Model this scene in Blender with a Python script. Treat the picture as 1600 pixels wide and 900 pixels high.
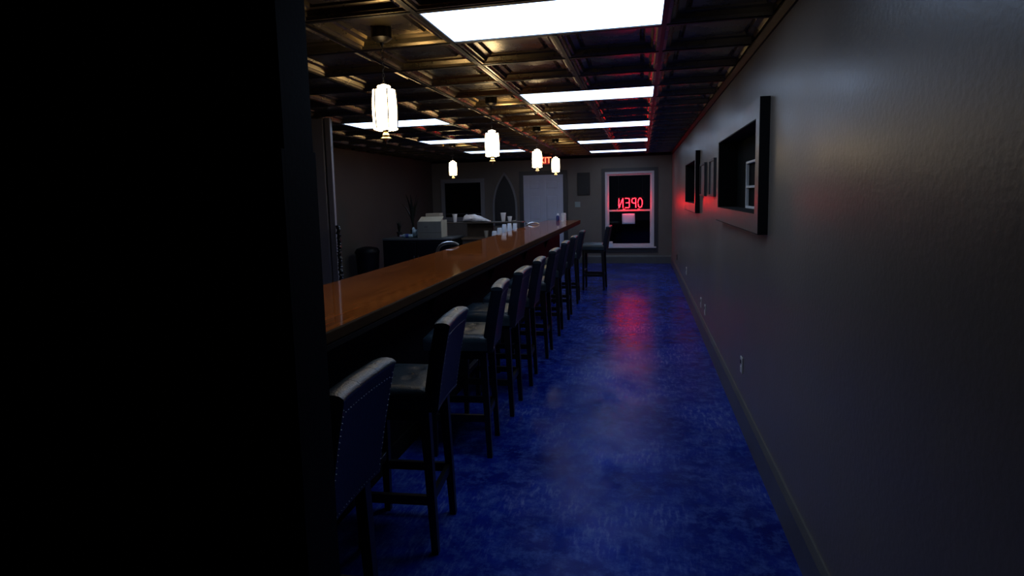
import bpy, bmesh, math, random
from mathutils import Vector, Matrix

for _o in list(bpy.data.objects):
    bpy.data.objects.remove(_o, do_unlink=True)
SC = bpy.context.scene
COL = SC.collection
RND = random.Random(7)

# ------------------------------------------------------------------ camera
FPX, PCX, PCY = 900.0, 800.0, 401.9          # focal length / principal point, 1600x900 frame
PITCH, YAW, ROLL, CAMH = 0.10578, 0.22153, -0.02405, 1.6874
_F = Vector((-math.sin(YAW) * math.cos(PITCH), math.cos(YAW) * math.cos(PITCH), -math.sin(PITCH)))
_R0 = Vector((math.cos(YAW), math.sin(YAW), 0))
_U0 = _R0.cross(_F)
_R = math.cos(ROLL) * _R0 + math.sin(ROLL) * _U0
_U = -math.sin(ROLL) * _R0 + math.cos(ROLL) * _U0
cam_d = bpy.data.cameras.new('camera')
cam = bpy.data.objects.new('camera', cam_d)
COL.objects.link(cam)
cam.matrix_world = Matrix(((_R.x, _U.x, -_F.x, 0), (_R.y, _U.y, -_F.y, 0), (_R.z, _U.z, -_F.z, CAMH), (0, 0, 0, 1)))
cam_d.sensor_fit = 'HORIZONTAL'
cam_d.sensor_width = 36.0
cam_d.lens = FPX / 1600 * 36.0
cam_d.shift_y = (PCY - 450) / 1600
cam_d.clip_start = 0.05
cam_d.clip_end = 200
SC.camera = cam


def at(u, v, X=None, Y=None, Z=None):
    """a photo pixel's direction, cut with the plane of what the thing touches"""
    d = _F + (u - PCX) / FPX * _R - (v - PCY) / FPX * _U
    t = X / d.x if X is not None else (Y / d.y if Y is not None else (Z - CAMH) / d.z)
    return Vector((d.x * t, d.y * t, d.z * t + CAMH))


# ------------------------------------------------------------------ world, exposure
world = bpy.data.worlds.new('night')
SC.world = world
world.use_nodes = True
world.node_tree.nodes['Background'].inputs[0].default_value = (0.004, 0.005, 0.009, 1)
world.node_tree.nodes['Background'].inputs[1].default_value = 0.3
vs = SC.view_settings
vs.view_transform = 'Standard'
vs.look = 'None'
vs.exposure = 0.0
vs.gamma = 1.0
vs.use_curve_mapping = False
PANEL_L = 4.9          # radiance of the fluorescent diffusers
SHADE_L = 12.0          # radiance of the pendant shades
NEON_L = 50.0

# ------------------------------------------------------------------ materials
MATS = {}


def mat(name, base, rough=0.5, metal=0.0, spec=0.5, var=0.0, vscale=6.0, bump=0.0, bscale=60.0,
        stretch=(1, 1, 1), rvar=0.0, emit=None, es=0.0, coat=0.0, base2=None):
    m = bpy.data.materials.new(name)
    m.use_nodes = True
    nt = m.node_tree
    N, L = nt.nodes, nt.links
    b = N['Principled BSDF']
    b.inputs['Base Color'].default_value = (*base, 1)
    b.inputs['Roughness'].default_value = rough
    b.inputs['Metallic'].default_value = metal
    b.inputs['Specular IOR Level'].default_value = spec
    b.inputs['Coat Weight'].default_value = coat
    b.inputs['Coat Roughness'].default_value = 0.08
    if emit:
        b.inputs['Emission Color'].default_value = (*emit, 1)
        b.inputs['Emission Strength'].default_value = es
    if var or bump or rvar:
        tc = N.new('ShaderNodeTexCoord')
        mp = N.new('ShaderNodeMapping')
        mp.inputs['Scale'].default_value = stretch
        L.new(tc.outputs['Object'], mp.inputs['Vector'])
    if var or rvar:
        nz = N.new('ShaderNodeTexNoise')
        nz.inputs['Scale'].default_value = vscale
        nz.inputs['Detail'].default_value = 6
        nz.inputs['Roughness'].default_value = 0.6
        L.new(mp.outputs[0], nz.inputs['Vector'])
        if var:
            rp = N.new('ShaderNodeValToRGB')
            c2 = base2 or tuple(min(1, c * (1 + var)) for c in base)
            c1 = tuple(c * (1 - var) for c in base) if not base2 else base
            rp.color_ramp.elements[0].color = (*c1, 1)
            rp.color_ramp.elements[0].position = 0.35
            rp.color_ramp.elements[1].color = (*c2, 1)
            rp.color_ramp.elements[1].position = 0.68
            L.new(nz.outputs['Fac'], rp.inputs['Fac'])
            L.new(rp.outputs['Color'], b.inputs['Base Color'])
        if rvar:
            mr = N.new('ShaderNodeMapRange')
            mr.inputs['From Min'].default_value = 0.3
            mr.inputs['From Max'].default_value = 0.7
            mr.inputs['To Min'].default_value = max(0.02, rough - rvar)
            mr.inputs['To Max'].default_value = rough + rvar
            L.new(nz.outputs['Fac'], mr.inputs['Value'])
            L.new(mr.outputs[0], b.inputs['Roughness'])
    if bump:
        nb = N.new('ShaderNodeTexNoise')
        nb.inputs['Scale'].default_value = bscale
        nb.inputs['Detail'].default_value = 4
        L.new(mp.outputs[0], nb.inputs['Vector'])
        bp = N.new('ShaderNodeBump')
        bp.inputs['Strength'].default_value = bump
        bp.inputs['Distance'].default_value = 0.01
        L.new(nb.outputs['Fac'], bp.inputs['Height'])
        L.new(bp.outputs[0], b.inputs['Normal'])
    MATS[name] = m
    return m


mat('wall_paint', (0.165, 0.142, 0.120), 0.34, var=0.08, vscale=1.5, bump=0.10, bscale=45, rvar=0.05, spec=0.26)
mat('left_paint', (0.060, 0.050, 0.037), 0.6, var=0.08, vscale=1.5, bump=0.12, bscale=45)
mat('black_paint_and_shade', (0.0035, 0.004, 0.005), 0.75, spec=0.2, bump=0.05)  # black wall end; also stands in for shade on the side window casings
mat('trim_paint', (0.22, 0.215, 0.22), 0.45, bump=0.05)
mat('base_paint', (0.10, 0.10, 0.095), 0.42, var=0.1, vscale=4, bump=0.08)
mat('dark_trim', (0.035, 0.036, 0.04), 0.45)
mat('white_vinyl', (0.62, 0.62, 0.66), 0.35)
mat('door_paint', (0.56, 0.58, 0.68), 0.4, var=0.04, vscale=5, bump=0.04, bscale=30)
mat('tile_bronze', (0.24, 0.19, 0.12), 0.28, metal=0.92, spec=0.5, var=0.2, vscale=3, bump=0.02, bscale=10, rvar=0.04)
mat('grid_bronze', (0.022, 0.018, 0.013), 0.4, metal=0.8)
mat('moulding_dark', (0.006, 0.005, 0.0045), 0.5, spec=0.12)
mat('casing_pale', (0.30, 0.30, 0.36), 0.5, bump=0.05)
mat('nosing', (0.040, 0.020, 0.008), 0.7, spec=0.06, var=0.2)
mat('ceiling_void', (0.01, 0.01, 0.01), 0.8)
mat('fixture_frame', (0.03, 0.03, 0.03), 0.5)
mat('diffuser', (0.8, 0.8, 0.8), 0.5, emit=(0.50, 0.68, 1.0), es=PANEL_L)
mat('shade_glass', (0.8, 0.7, 0.5), 0.4, emit=(1.0, 0.77, 0.42), es=SHADE_L)
mat('brass', (0.55, 0.42, 0.22), 0.3, metal=1.0)
mat('dark_bronze', (0.02, 0.016, 0.012), 0.4, metal=0.6)
mat('leather', (0.020, 0.036, 0.050), 0.32, bump=0.25, bscale=160, var=0.25, vscale=9, rvar=0.06, spec=0.55)
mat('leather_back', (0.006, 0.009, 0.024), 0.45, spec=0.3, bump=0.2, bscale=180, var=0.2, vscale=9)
mat('black_wood', (0.006, 0.0055, 0.006), 0.42, var=0.2, vscale=10)
mat('nail', (0.32, 0.30, 0.27), 0.35, metal=1.0)
mat('steel', (0.8, 0.8, 0.82), 0.3, metal=1.0)
mat('bar_front', (0.006, 0.005, 0.005), 0.75, spec=0.15, var=0.2, vscale=5)
mat('counter_dark', (0.012, 0.013, 0.018), 0.4)
mat('cooler_black', (0.0025, 0.003, 0.006), 0.5, spec=0.15)
mat('slab_grey', (0.075, 0.08, 0.085), 0.5, var=0.1)
mat('brown_board', (0.075, 0.05, 0.032), 0.5, var=0.2, vscale=8, stretch=(1, 6, 1))
mat('shelf_board', (0.06, 0.045, 0.035), 0.5, var=0.2, vscale=8)
mat('foam_white', (0.88, 0.88, 0.90), 0.6)
mat('foam_blue', (0.74, 0.82, 0.94), 0.5)
mat('paper_tan', (0.35, 0.31, 0.25), 0.7)
mat('cardboard', (0.13, 0.125, 0.11), 0.75, var=0.1, vscale=7)
mat('cardboard_top', (0.42, 0.39, 0.30), 0.75, var=0.08, vscale=7)
mat('print_dark', (0.09, 0.085, 0.08), 0.8)
mat('plastic_bag', (0.70, 0.70, 0.74), 0.28, bump=0.5, bscale=40, var=0.15, vscale=14)
mat('clear_plastic', (0.30, 0.42, 0.50), 0.2, bump=0.3, bscale=30, var=0.4, vscale=18)
mat('lavender', (0.45, 0.40, 0.58), 0.4)
mat('blue_print', (0.03, 0.05, 0.2), 0.4)
mat('leaf_dark', (0.008, 0.012, 0.008), 0.5)
mat('pot_dark', (0.01, 0.01, 0.012), 0.5)
mat('plate_white', (0.62, 0.62, 0.60), 0.4)
mat('plate_green', (0.30, 0.36, 0.33), 0.5)
mat('socket_dark', (0.02, 0.02, 0.02), 0.5)
mat('panel_black', (0.008, 0.009, 0.010), 0.5)
mat('pane_black', (0.003, 0.004, 0.004), 0.85, spec=0.05)
mat('arch_dark', (0.014, 0.014, 0.016), 0.5)
mat('muntin', (0.75, 0.77, 0.78), 0.45)
mat('paper', (0.66, 0.76, 0.95), 0.7)
mat('canvas_grey', (0.10, 0.10, 0.105), 0.5, var=0.4, vscale=10, stretch=(1, 6, 1))
mat('neon_red', (0.6, 0.02, 0.02), 0.3, emit=(1.0, 0.004, 0.008), es=NEON_L)
mat('exit_red', (0.5, 0.02, 0.01), 0.4, emit=(1.0, 0.16, 0.07), es=3.2)
mat('exit_face', (0.25, 0.01, 0.01), 0.4, emit=(1.0, 0.03, 0.02), es=0.22)
mat('asphalt', (0.02, 0.02, 0.02), 0.8, var=0.2, vscale=3)
mat('rope_black', (0.012, 0.013, 0.016), 0.3, bump=0.2)


def glass_mat():
    m = bpy.data.materials.new('window_glass')
    m.use_nodes = True
    b = m.node_tree.nodes['Principled BSDF']
    b.inputs['Base Color'].default_value = (0.85, 0.88, 0.9, 1)
    b.inputs['Roughness'].default_value = 0.02
    b.inputs['Transmission Weight'].default_value = 1.0
    b.inputs['IOR'].default_value = 1.45
    MATS['glass'] = m


glass_mat()


def floor_mat():
    m = bpy.data.materials.new('blue_floor')
    m.use_nodes = True
    nt = m.node_tree
    N, L = nt.nodes, nt.links
    b = N['Principled BSDF']
    tc = N.new('ShaderNodeTexCoord')

    def noise(scale, stretch, detail=6, rough=0.6):
        mp = N.new('ShaderNodeMapping')
        mp.inputs['Scale'].default_value = stretch
        L.new(tc.outputs['Object'], mp.inputs['Vector'])
        n = N.new('ShaderNodeTexNoise')
        n.inputs['Scale'].default_value = scale
        n.inputs['Detail'].default_value = detail
        n.inputs['Roughness'].default_value = rough
        L.new(mp.outputs[0], n.inputs['Vector'])
        return n.outputs['Fac']

    def ramp(fac, p0, c0, p1, c1):
        r = N.new('ShaderNodeValToRGB')
        r.color_ramp.elements[0].position = p0
        r.color_ramp.elements[0].color = (*c0, 1)
        r.color_ramp.elements[1].position = p1
        r.color_ramp.elements[1].color = (*c1, 1)
        L.new(fac, r.inputs['Fac'])
        return r.outputs['Color']

    big = noise(1.3, (1, 1, 1), 7, 0.65)
    col = ramp(big, 0.35, (0.0018, 0.0085, 0.14), 0.60, (0.009, 0.030, 0.32))
    scuff = noise(9.0, (1.0, 1.0, 1), 12, 0.78)
    brush = noise(42.0, (1, 0.22, 1), 8, 0.7)
    smask = ramp(scuff, 0.47, (0, 0, 0), 0.63, (0.9, 0.9, 0.9))
    bmask = ramp(brush, 0.50, (0, 0, 0), 0.66, (1, 1, 1))
    mx = N.new('ShaderNodeMix')
    mx.data_type = 'RGBA'
    mx.inputs['B'].default_value = (0.050, 0.095, 0.37, 1)
    L.new(smask, mx.inputs['Factor'])
    L.new(col, mx.inputs['A'])
    mx2 = N.new('ShaderNodeMix')
    mx2.data_type = 'RGBA'
    mx2.inputs['B'].default_value = (0.17, 0.24, 0.52, 1)
    ml = N.new('ShaderNodeMath')
    ml.operation = 'MULTIPLY'
    L.new(bmask, ml.inputs[0])
    L.new(ramp(big, 0.46, (0, 0, 0), 0.62, (0.75, 0.75, 0.75)), ml.inputs[1])
    L.new(ml.outputs[0], mx2.inputs['Factor'])
    L.new(mx.outputs['Result'], mx2.inputs['A'])
    L.new(mx2.outputs['Result'], b.inputs['Base Color'])
    mr = N.new('ShaderNodeMapRange')
    mr.inputs['From Min'].default_value = 0.3
    mr.inputs['From Max'].default_value = 0.7
    mr.inputs['To Min'].default_value = 0.10
    mr.inputs['To Max'].default_value = 0.26
    b.inputs['Specular Tint'].default_value = (0.30, 0.52, 1.0, 1)
    patch = noise(2.1, (1.0, 0.8, 1), 8, 0.7)
    L.new(ramp(patch, 0.38, (0.012, 0.012, 0.012), 0.66, (0.11, 0.11, 0.11)), b.inputs['Specular IOR Level'])
    L.new(scuff, mr.inputs['Value'])
    L.new(mr.outputs[0], b.inputs['Roughness'])
    b.inputs['Metallic'].default_value = 0.13
    bp = N.new('ShaderNodeBump')
    bp.inputs['Strength'].default_value = 0.22
    bp.inputs['Distance'].default_value = 0.012
    L.new(scuff, bp.inputs['Height'])
    L.new(bp.outputs[0], b.inputs['Normal'])
    MATS['floor'] = m


floor_mat()


def wood_mat():
    m = bpy.data.materials.new('bar_wood')
    m.use_nodes = True
    nt = m.node_tree
    N, L = nt.nodes, nt.links
    b = N['Principled BSDF']
    tc = N.new('ShaderNodeTexCoord')
    mp = N.new('ShaderNodeMapping')
    mp.inputs['Scale'].default_value = (9, 0.7, 4)
    L.new(tc.outputs['Object'], mp.inputs['Vector'])
    n = N.new('ShaderNodeTexNoise')
    n.inputs['Scale'].default_value = 3.2
    n.inputs['Detail'].default_value = 8
    n.inputs['Roughness'].default_value = 0.62
    n.inputs['Distortion'].default_value = 0.6
    L.new(mp.outputs[0], n.inputs['Vector'])
    r = N.new('ShaderNodeValToRGB')
    e = r.color_ramp.elements
    e[0].position = 0.3
    e[0].color = (0.27, 0.064, 0.012, 1)
    e[1].position = 0.72
    e[1].color = (0.52, 0.140, 0.025, 1)
    L.new(n.outputs['Fac'], r.inputs['Fac'])
    L.new(r.outputs['Color'], b.inputs['Base Color'])
    b.inputs['Roughness'].default_value = 0.05
    b.inputs['Specular IOR Level'].default_value = 0.5
    n2 = N.new('ShaderNodeTexNoise')
    n2.inputs['Scale'].default_value = 7
    n2.inputs['Detail'].default_value = 3
    L.new(tc.outputs['Object'], n2.inputs['Vector'])
    bp = N.new('ShaderNodeBump')
    bp.inputs['Strength'].default_value = 0.02
    bp.inputs['Distance'].default_value = 0.02
    L.new(n2.outputs['Fac'], bp.inputs['Height'])
    L.new(bp.outputs[0], b.inputs['Normal'])
    MATS['bar_wood'] = m


wood_mat()


# ------------------------------------------------------------------ mesh helpers
def box(bm, x0, x1, y0, y1, z0, z1):
    v = [bm.verts.new((x, y, z)) for x in (x0, x1) for y in (y0, y1) for z in (z0, z1)]
    for f in ((0, 1, 3, 2), (4, 6, 7, 5), (0, 4, 5, 1), (2, 3, 7, 6), (0, 2, 6, 4), (1, 5, 7, 3)):
        bm.faces.new([v[i] for i in f])
    return v


def rbox(bm, x0, x1, y0, y1, z0, z1, r=0.01, seg=2):
    t = bmesh.new()
    box(t, x0, x1, y0, y1, z0, z1)
    bmesh.ops.bevel(t, geom=list(t.edges), offset=r, segments=seg, affect='EDGES', profile=0.5)
    merge(bm, t)


def merge(bm, t):
    me = bpy.data.meshes.new('tmp')
    t.to_mesh(me)
    t.free()
    bm.from_mesh(me)
    bpy.data.meshes.remove(me)


def lathe(bm, prof, seg=20, c=(0, 0, 0), cap=True, sq=None):
    rings = []
    for r, z in prof:
        ring = []
        for i in range(seg):
            a = 2 * math.pi * i / seg
            ring.append(bm.verts.new((c[0] + r * math.cos(a), c[1] + r * math.sin(a), c[2] + z)))
        rings.append(ring)
    for a, b in zip(rings, rings[1:]):
        for i in range(seg):
            bm.faces.new((a[i], a[(i + 1) % seg], b[(i + 1) % seg], b[i]))
    if cap:
        bm.faces.new(list(reversed(rings[0])))
        bm.faces.new(rings[-1])


def tube(bm, pts, r, seg=8, closed=False, taper=None):
    pts = [Vector(q) for q in pts]
    n = len(pts)
    rings = []
    up = None
    for i, q in enumerate(pts):
        if closed:
            d = pts[(i + 1) % n] - pts[i - 1]
        else:
            d = pts[min(i + 1, n - 1)] - pts[max(i - 1, 0)]
        d.normalize()
        if up is None:
            up = Vector((0, 0, 1)) if abs(d.z) < 0.9 else Vector((1, 0, 0))
        s = d.cross(up).normalized()
        w = s.cross(d).normalized()
        up = w
        rr = r * (taper[i] if taper else 1)
        rings.append([bm.verts.new(q + rr * (math.cos(2 * math.pi * k / seg) * s + math.sin(2 * math.pi * k / seg) * w)) for k in range(seg)])
    m = n if closed else n - 1
    for i in range(m):
        a, b = rings[i], rings[(i + 1) % n]
        for k in range(seg):
            bm.faces.new((a[k], a[(k + 1) % seg], b[(k + 1) % seg], b[k]))
    if not closed:
        bm.faces.new(list(reversed(rings[0])))
        bm.faces.new(rings[-1])


def prism(bm, pts, axis, lo, hi):
    """2-D outline extruded along an axis ('x': pts are (y,z); 'y': (x,z); 'z': (x,y))"""
    def v(p, t):
        return {'x': (t, p[0], p[1]), 'y': (p[0], t, p[1]), 'z': (p[0], p[1], t)}[axis]
    A = [bm.verts.new(v(p, lo)) for p in pts]
    B = [bm.verts.new(v(p, hi)) for p in pts]
    n = len(pts)
    for i in range(n):
        bm.faces.new((A[i], A[(i + 1) % n], B[(i + 1) % n], B[i]))
    bm.faces.new(list(reversed(A)))
    bm.faces.new(B)


def mesh(name, bm, m, smooth=False, angle=None):
    bmesh.ops.recalc_face_normals(bm, faces=list(bm.faces))
    me = bpy.data.meshes.new(name)
    bm.to_mesh(me)
    bm.free()
    me.materials.append(MATS[m])
    if smooth:
        for p in me.polygons:
            p.use_smooth = True
        if angle:
            me.set_sharp_from_angle(angle=math.radians(angle))
    return me


def link(name, me, parent=None, loc=None, rot=None):
    o = bpy.data.objects.new(name, me)
    COL.objects.link(o)
    if parent:
        o.parent = parent
    if loc is not None:
        o.location = loc
    if rot is not None:
        o.rotation_euler = rot
    return o


def obj(name, bm, m, parent=None, smooth=False, angle=40, loc=None, rot=None):
    return link(name, mesh(name, bm, m, smooth, angle), parent, loc, rot)


def tag(o, label, cat, group=None):
    o['label'] = label
    o['category'] = cat
    if group:
        o['group'] = group
    return o


def thing(name, label, cat, loc=(0, 0, 0), rz=0.0, group=None):
    o = bpy.data.objects.new(name, None)
    COL.objects.link(o)
    o.empty_display_size = 0.1
    o.location = loc
    o.rotation_euler = (0, 0, rz)
    return tag(o, label, cat, group)


def struct(o, label=None):
    o['kind'] = 'structure'
    if label:
        o['label'] = label
    return o


def copy_tree(o, parent=None):
    c = o.copy()
    COL.objects.link(c)
    c.parent = parent
    for ch in list(o.children):
        copy_tree(ch, c)
    return c


def B(fn, *a, **k):
    bm = bmesh.new()
    fn(bm, *a, **k)
    return bm


def frame_bm(bm, u0, u1, v0, v1, w, lo, hi, axis):
    """rectangular frame of four bars; axis 'y': u=x, v=z; axis 'x': u=y, v=z"""
    def bar(a0, a1, b0, b1):
        if axis == 'y':
            box(bm, a0, a1, lo, hi, b0, b1)
        else:
            box(bm, lo, hi, a0, a1, b0, b1)
    bar(u0, u1, v1 - w, v1)
    bar(u0, u1, v0, v0 + w)
    bar(u0, u0 + w, v0 + w, v1 - w)
    bar(u1 - w, u1, v0 + w, v1 - w)


# ------------------------------------------------------------------ room dimensions
XR, XL = 0.7145, -5.25
YB, YF = 14.15, -2.6
H = 2.604
BARH = 1.128
S = 0.6096
GX0, GY0 = 0.1255, 5.229            # a crossing of the ceiling grid

# ------------------------------------------------------------------ setting
struct(obj('floor', B(box, XL - 0.15, XR + 0.15, YF - 0.1, YB + 0.14, -0.1, 0.0), 'floor'),
       'blue painted concrete floor with scuffs')

# right wall with two recessed openings
RW = [(3.68, 5.36, 1.545, 2.105), (7.65, 9.22, 1.535, 2.085)]       # opening y0,y1,z0,z1 at the wall face
bm = bmesh.new()
ys = [YF] + [t for w in RW for t in w[:2]] + [YB + 0.14]
for i in range(0, len(ys) - 1, 2):
    box(bm, XR, XR + 0.14, ys[i], ys[i + 1], 0, H)
for (y0, y1, z0, z1) in RW:
    box(bm, XR, XR + 0.14, y0, y1, 0, z0)
    box(bm, XR, XR + 0.14, y0, y1, z1, H)
struct(obj('wall_right', bm, 'wall_paint'), 'dark grey semi-gloss wall with recessed windows')

WX0, WX1, WZ0, WZ1 = -0.845, 0.305, 0.385, 2.205                     # back window opening
bm = bmesh.new()
box(bm, XL - 0.15, WX0, YB, YB + 0.14, 0, H)
box(bm, WX1, XR, YB, YB + 0.14, 0, H)
box(bm, WX0, WX1, YB, YB + 0.14, 0, WZ0)
box(bm, WX0, WX1, YB, YB + 0.14, WZ1, H)
struct(obj('wall_back', bm, 'wall_paint'), 'dark grey end wall with window and white door')
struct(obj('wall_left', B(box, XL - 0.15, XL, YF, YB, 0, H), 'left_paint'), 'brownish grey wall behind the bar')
struct(obj('wall_front', B(box, XL - 0.15, XR + 0.14, YF - 0.1, YF, 0, H), 'wall_paint'))
# black wall end beside the bar, with wider cladding up to head height
XN = at(484, 150, Y=1.32).x
NW = obj('wall_near', B(box, XL, XN, 1.20, 1.32, 0, H), 'black_paint_and_shade')
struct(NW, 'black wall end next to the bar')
obj('cladding', B(box, XN - 0.30, at(501, 380, Y=1.33).x, 1.188, 1.33, 0, at(497, 238, Y=1.33).z), 'black_paint_and_shade', NW)
# partition wall end behind the bar with two casing boards
PW = obj('wall_partition', B(box, XL, -3.50, 5.97, 6.09, 0, H), 'dark_trim')
struct(PW, 'partition wall end with casing boards behind the bar')
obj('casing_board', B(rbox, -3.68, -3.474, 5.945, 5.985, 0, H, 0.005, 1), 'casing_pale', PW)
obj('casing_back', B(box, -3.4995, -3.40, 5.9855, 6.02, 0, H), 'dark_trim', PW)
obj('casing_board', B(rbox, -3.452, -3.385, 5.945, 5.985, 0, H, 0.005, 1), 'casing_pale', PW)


def base_profile(h, t):
    return [(0, 0), (t, 0), (t, h - 0.03), (t * 0.55, h - 0.008), (t * 0.35, h), (0, h)]


bm = bmesh.new()
prism(bm, [(XR - a, z) for a, z in base_profile(0.20, 0.022)], 'y', YF, YB - 0.022)
struct(obj('baseboard_right', bm, 'base_paint'))
bm = bmesh.new()
for x0, x1 in ((-1.70, XR), (XL, -3.0)):
    prism(bm, [(YB - a, z) for a, z in base_profile(0.19, 0.022)], 'x', x0, x1)
struct(obj('baseboard_back', bm, 'base_paint'))
struct(obj('trim_1', B(prism, [(XR, H), (XR, H - 0.045), (XR - 0.012, H - 0.045), (XR - 0.035, H - 0.012), (XR - 0.035, H)], 'y', YF, YB), 'moulding_dark'),
       'dark moulding where right wall meets ceiling')
struct(obj('trim_2', B(prism, [(YB, H), (YB, H - 0.045), (YB - 0.012, H - 0.045), (YB - 0.035, H - 0.012), (YB - 0.035, H)], 'x', XL, XR - 0.035), 'moulding_dark'),
       'dark moulding where end wall meets ceiling')

# outside at night
struct(obj('ground', B(box, -12, 14, YB + 0.14, 40, -0.35, -0.15), 'asphalt'), 'dark ground outside the window')

# ---- ceiling: slab, grid bars, coffered tiles
CEIL = struct(obj('ceiling', B(box, XL - 0.15, XR + 0.14, YF - 0.1, YB + 0.14, H + 0.13, H + 0.2), 'ceiling_void'),
              'dark bronze coffered tile ceiling')
gxs = [GX0 - S * k for k in range(-1, 10)]
gys = [GY0 + S * k for k in range(-12, 15)]
LIGHT_R = [(GX0 - S, GY0 + 4 * S * k + S / 2) for k in (-1, 0, 1, 2, 3)]          # fixture centres (x, y)
LIGHT_L = [(GX0 - 5 * S, GY0 - 2 * S + 4 * S * k + S / 2) for k in (1, 2, 3)]
me = mesh('grid_bar', B(box, -0.012, 0.012, YF, YB, H - 0.006, H + 0.03), 'grid_bronze')
for x in gxs[1:]:
    if x > XL:
        gaps = sorted(ly for lx, ly in LIGHT_R + LIGHT_L if abs(lx - x) < 0.1)
        if not gaps:
            link('grid_bar', me, CEIL, (x, 0, 0))
            continue
        y0 = YF
        for gy in gaps + [None]:
            y1 = YB if gy is None else gy - S / 2
            obj('grid_bar', B(box, -0.012, 0.012, y0, y1, H - 0.006, H + 0.03), 'grid_bronze', CEIL, loc=(x, 0, 0))
            y0 = None if gy is None else gy + S / 2
me = mesh('cross_bar', B(box, XL, XR, -0.012, 0.012, H - 0.004, H + 0.028), 'grid_bronze')
for y in gys:
    if YF < y < YB:
        link('cross_bar', me, CEIL, (0, y, 0))


def tile_mesh():
    bm = bmesh.new()
    hs = S / 2
    # half-size, height above the grid plane: stepped coffer with a raised centre panel
    prof = [(hs - 0.004, 0.000), (hs - 0.030, 0.000), (hs - 0.038, 0.014), (hs - 0.050, 0.016), (hs - 0.056, 0.010), (hs - 0.066, 0.034),
            (hs - 0.100, 0.038), (hs - 0.110, 0.056), (hs - 0.120, 0.057), (hs - 0.132, 0.040), (0.02, 0.038)]
    rings = []
    for r, z in prof:
        rings.append([bm.verts.new((sx * r, sy * r, z)) for sx, sy in ((1, 1), (-1, 1), (-1, -1), (1, -1))])
    for a, b in zip(rings, rings[1:]):
        for i in range(4):
            bm.faces.new((a[i], b[i], b[(i + 1) % 4], a[(i + 1) % 4]))
    bm.faces.new(list(reversed(rings[-1])))
    me = bpy.data.meshes.new('ceiling_tile')
    bm.normal_update()
    bm.to_mesh(me)
    bm.free()
    me.materials.append(MATS['tile_bronze'])
    return me


TM = tile_mesh()
for i in range(len(gxs) - 1):
    xc = (gxs[i] + gxs[i + 1]) / 2
    for j in range(-1, len(gys)):
        yc = gys[j] + S / 2 if j >= 0 else gys[0] - S / 2
        if any(abs(xc - lx) < S * 0.9 and abs(yc - ly) < S * 0.4 for lx, ly in LIGHT_R + LIGHT_L):
            continue
        link('ceiling_tile', TM, CEIL, (xc, yc, H))


def light(x, y, label, group):
    t = thing('ceiling_light', label, 'ceiling light', (x, y, H), 0, group)
    fx, fy = S - 0.014, S / 2 - 0.014
    dx, dy = 1.186 / 2, 0.562 / 2
    bm = bmesh.new()
    box(bm, -fx, fx, dy, fy, -0.004, 0.03)
    box(bm, -fx, fx, -fy, -dy, -0.004, 0.03)
    box(bm, dx, fx, -dy, dy, -0.004, 0.03)
    box(bm, -fx, -dx, -dy, dy, -0.004, 0.03)
    obj('frame', bm, 'fixture_frame', t)
    obj('housing', B(box, -fx, fx, -fy, fy, 0.03, 0.11), 'fixture_frame', t)
    obj('diffuser', B(box, -dx, dx, -dy, dy, 0.002, 0.012), 'diffuser', t)


ORD = ['first', 'second', 'third', 'fourth', 'fifth', 'sixth', 'seventh', 'eighth', 'ninth', 'tenth']
for i, (x, y) in enumerate(reversed(LIGHT_R)):
    light(x, y, 'lit fluorescent ceiling panel above the blue aisle, %s from the neon window' % ORD[i], 'fluorescent ceiling panels')
for i, (x, y) in enumerate(reversed(LIGHT_L)):
    light(x, y, 'lit fluorescent ceiling panel behind the bar, %s from the end wall' % ORD[i], 'fluorescent ceiling panels')


# ---- windows in the right wall: protruding casing, recessed dark pane
def side_window(name, op, label, muntins):
    y0, y1, z0, z1 = op
    r = struct(bpy.data.objects.new(name, None), label)
    COL.objects.link(r)
    r.location = (XR, (y0 + y1) / 2, z0)
    r.empty_display_size = 0.1
    inv = Matrix.Translation(-Vector(r.location))

    def part(nm, bm, m):
        bm.transform(inv)
        return obj(nm, bm, m, r)
    cw, d = 0.11, 0.055
    xa, xb = XR - d, XR - 0.0005
    part('casing_head', B(box, xa, xb, y0 - cw, y1 + cw, z1, z1 + cw), 'wall_paint')
    part('casing_apron', B(box, xa, xb, y0 - cw, y1 + cw, z0 - cw, z0), 'wall_paint')
    part('casing_side', B(box, xa, xb, y0 - cw, y0, z0, z1), 'wall_paint')
    part('casing_side', B(box, xa, xb, y1, y1 + cw, z0, z1), 'wall_paint')
    part('casing_shade', B(box, xa - 0.001, xb, y0 - cw - 0.006, y0 - cw - 0.0003, z0 - cw, z1 + cw), 'black_paint_and_shade')  # black strip paints the unlit near side of the grey casing
    part('casing_shade', B(box, xa - 0.001, xb, y0 - cw - 0.006, y1 + cw, z0 - cw - 0.006, z0 - cw - 0.0003), 'black_paint_and_shade')  # same painted shade along the casing underside
    part('pane', B(box, XR + 0.10, XR + 0.139, y0, y1, z0, z1), 'pane_black')
    for ra in ((y1 - 0.005, y1 - 0.0005, z0 + 0.0005, z1 - 0.0005), (y0 + 0.0005, y0 + 0.005, z0 + 0.0005, z1 - 0.0005),
               (y0 + 0.0055, y1 - 0.0055, z0 + 0.0005, z0 + 0.005), (y0 + 0.0055, y1 - 0.0055, z1 - 0.005, z1 - 0.0005)):
        part('reveal_shade', B(box, XR - 0.05, XR + 0.0995, *ra), 'black_paint_and_shade')  # thin black liners paint the recess shade over the wall colour
    for (ya, yb, za, zb) in muntins:
        part('muntin', B(rbox, XR + 0.075, XR + 0.0995, ya, yb, za, zb, 0.003, 1), 'muntin')


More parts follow.
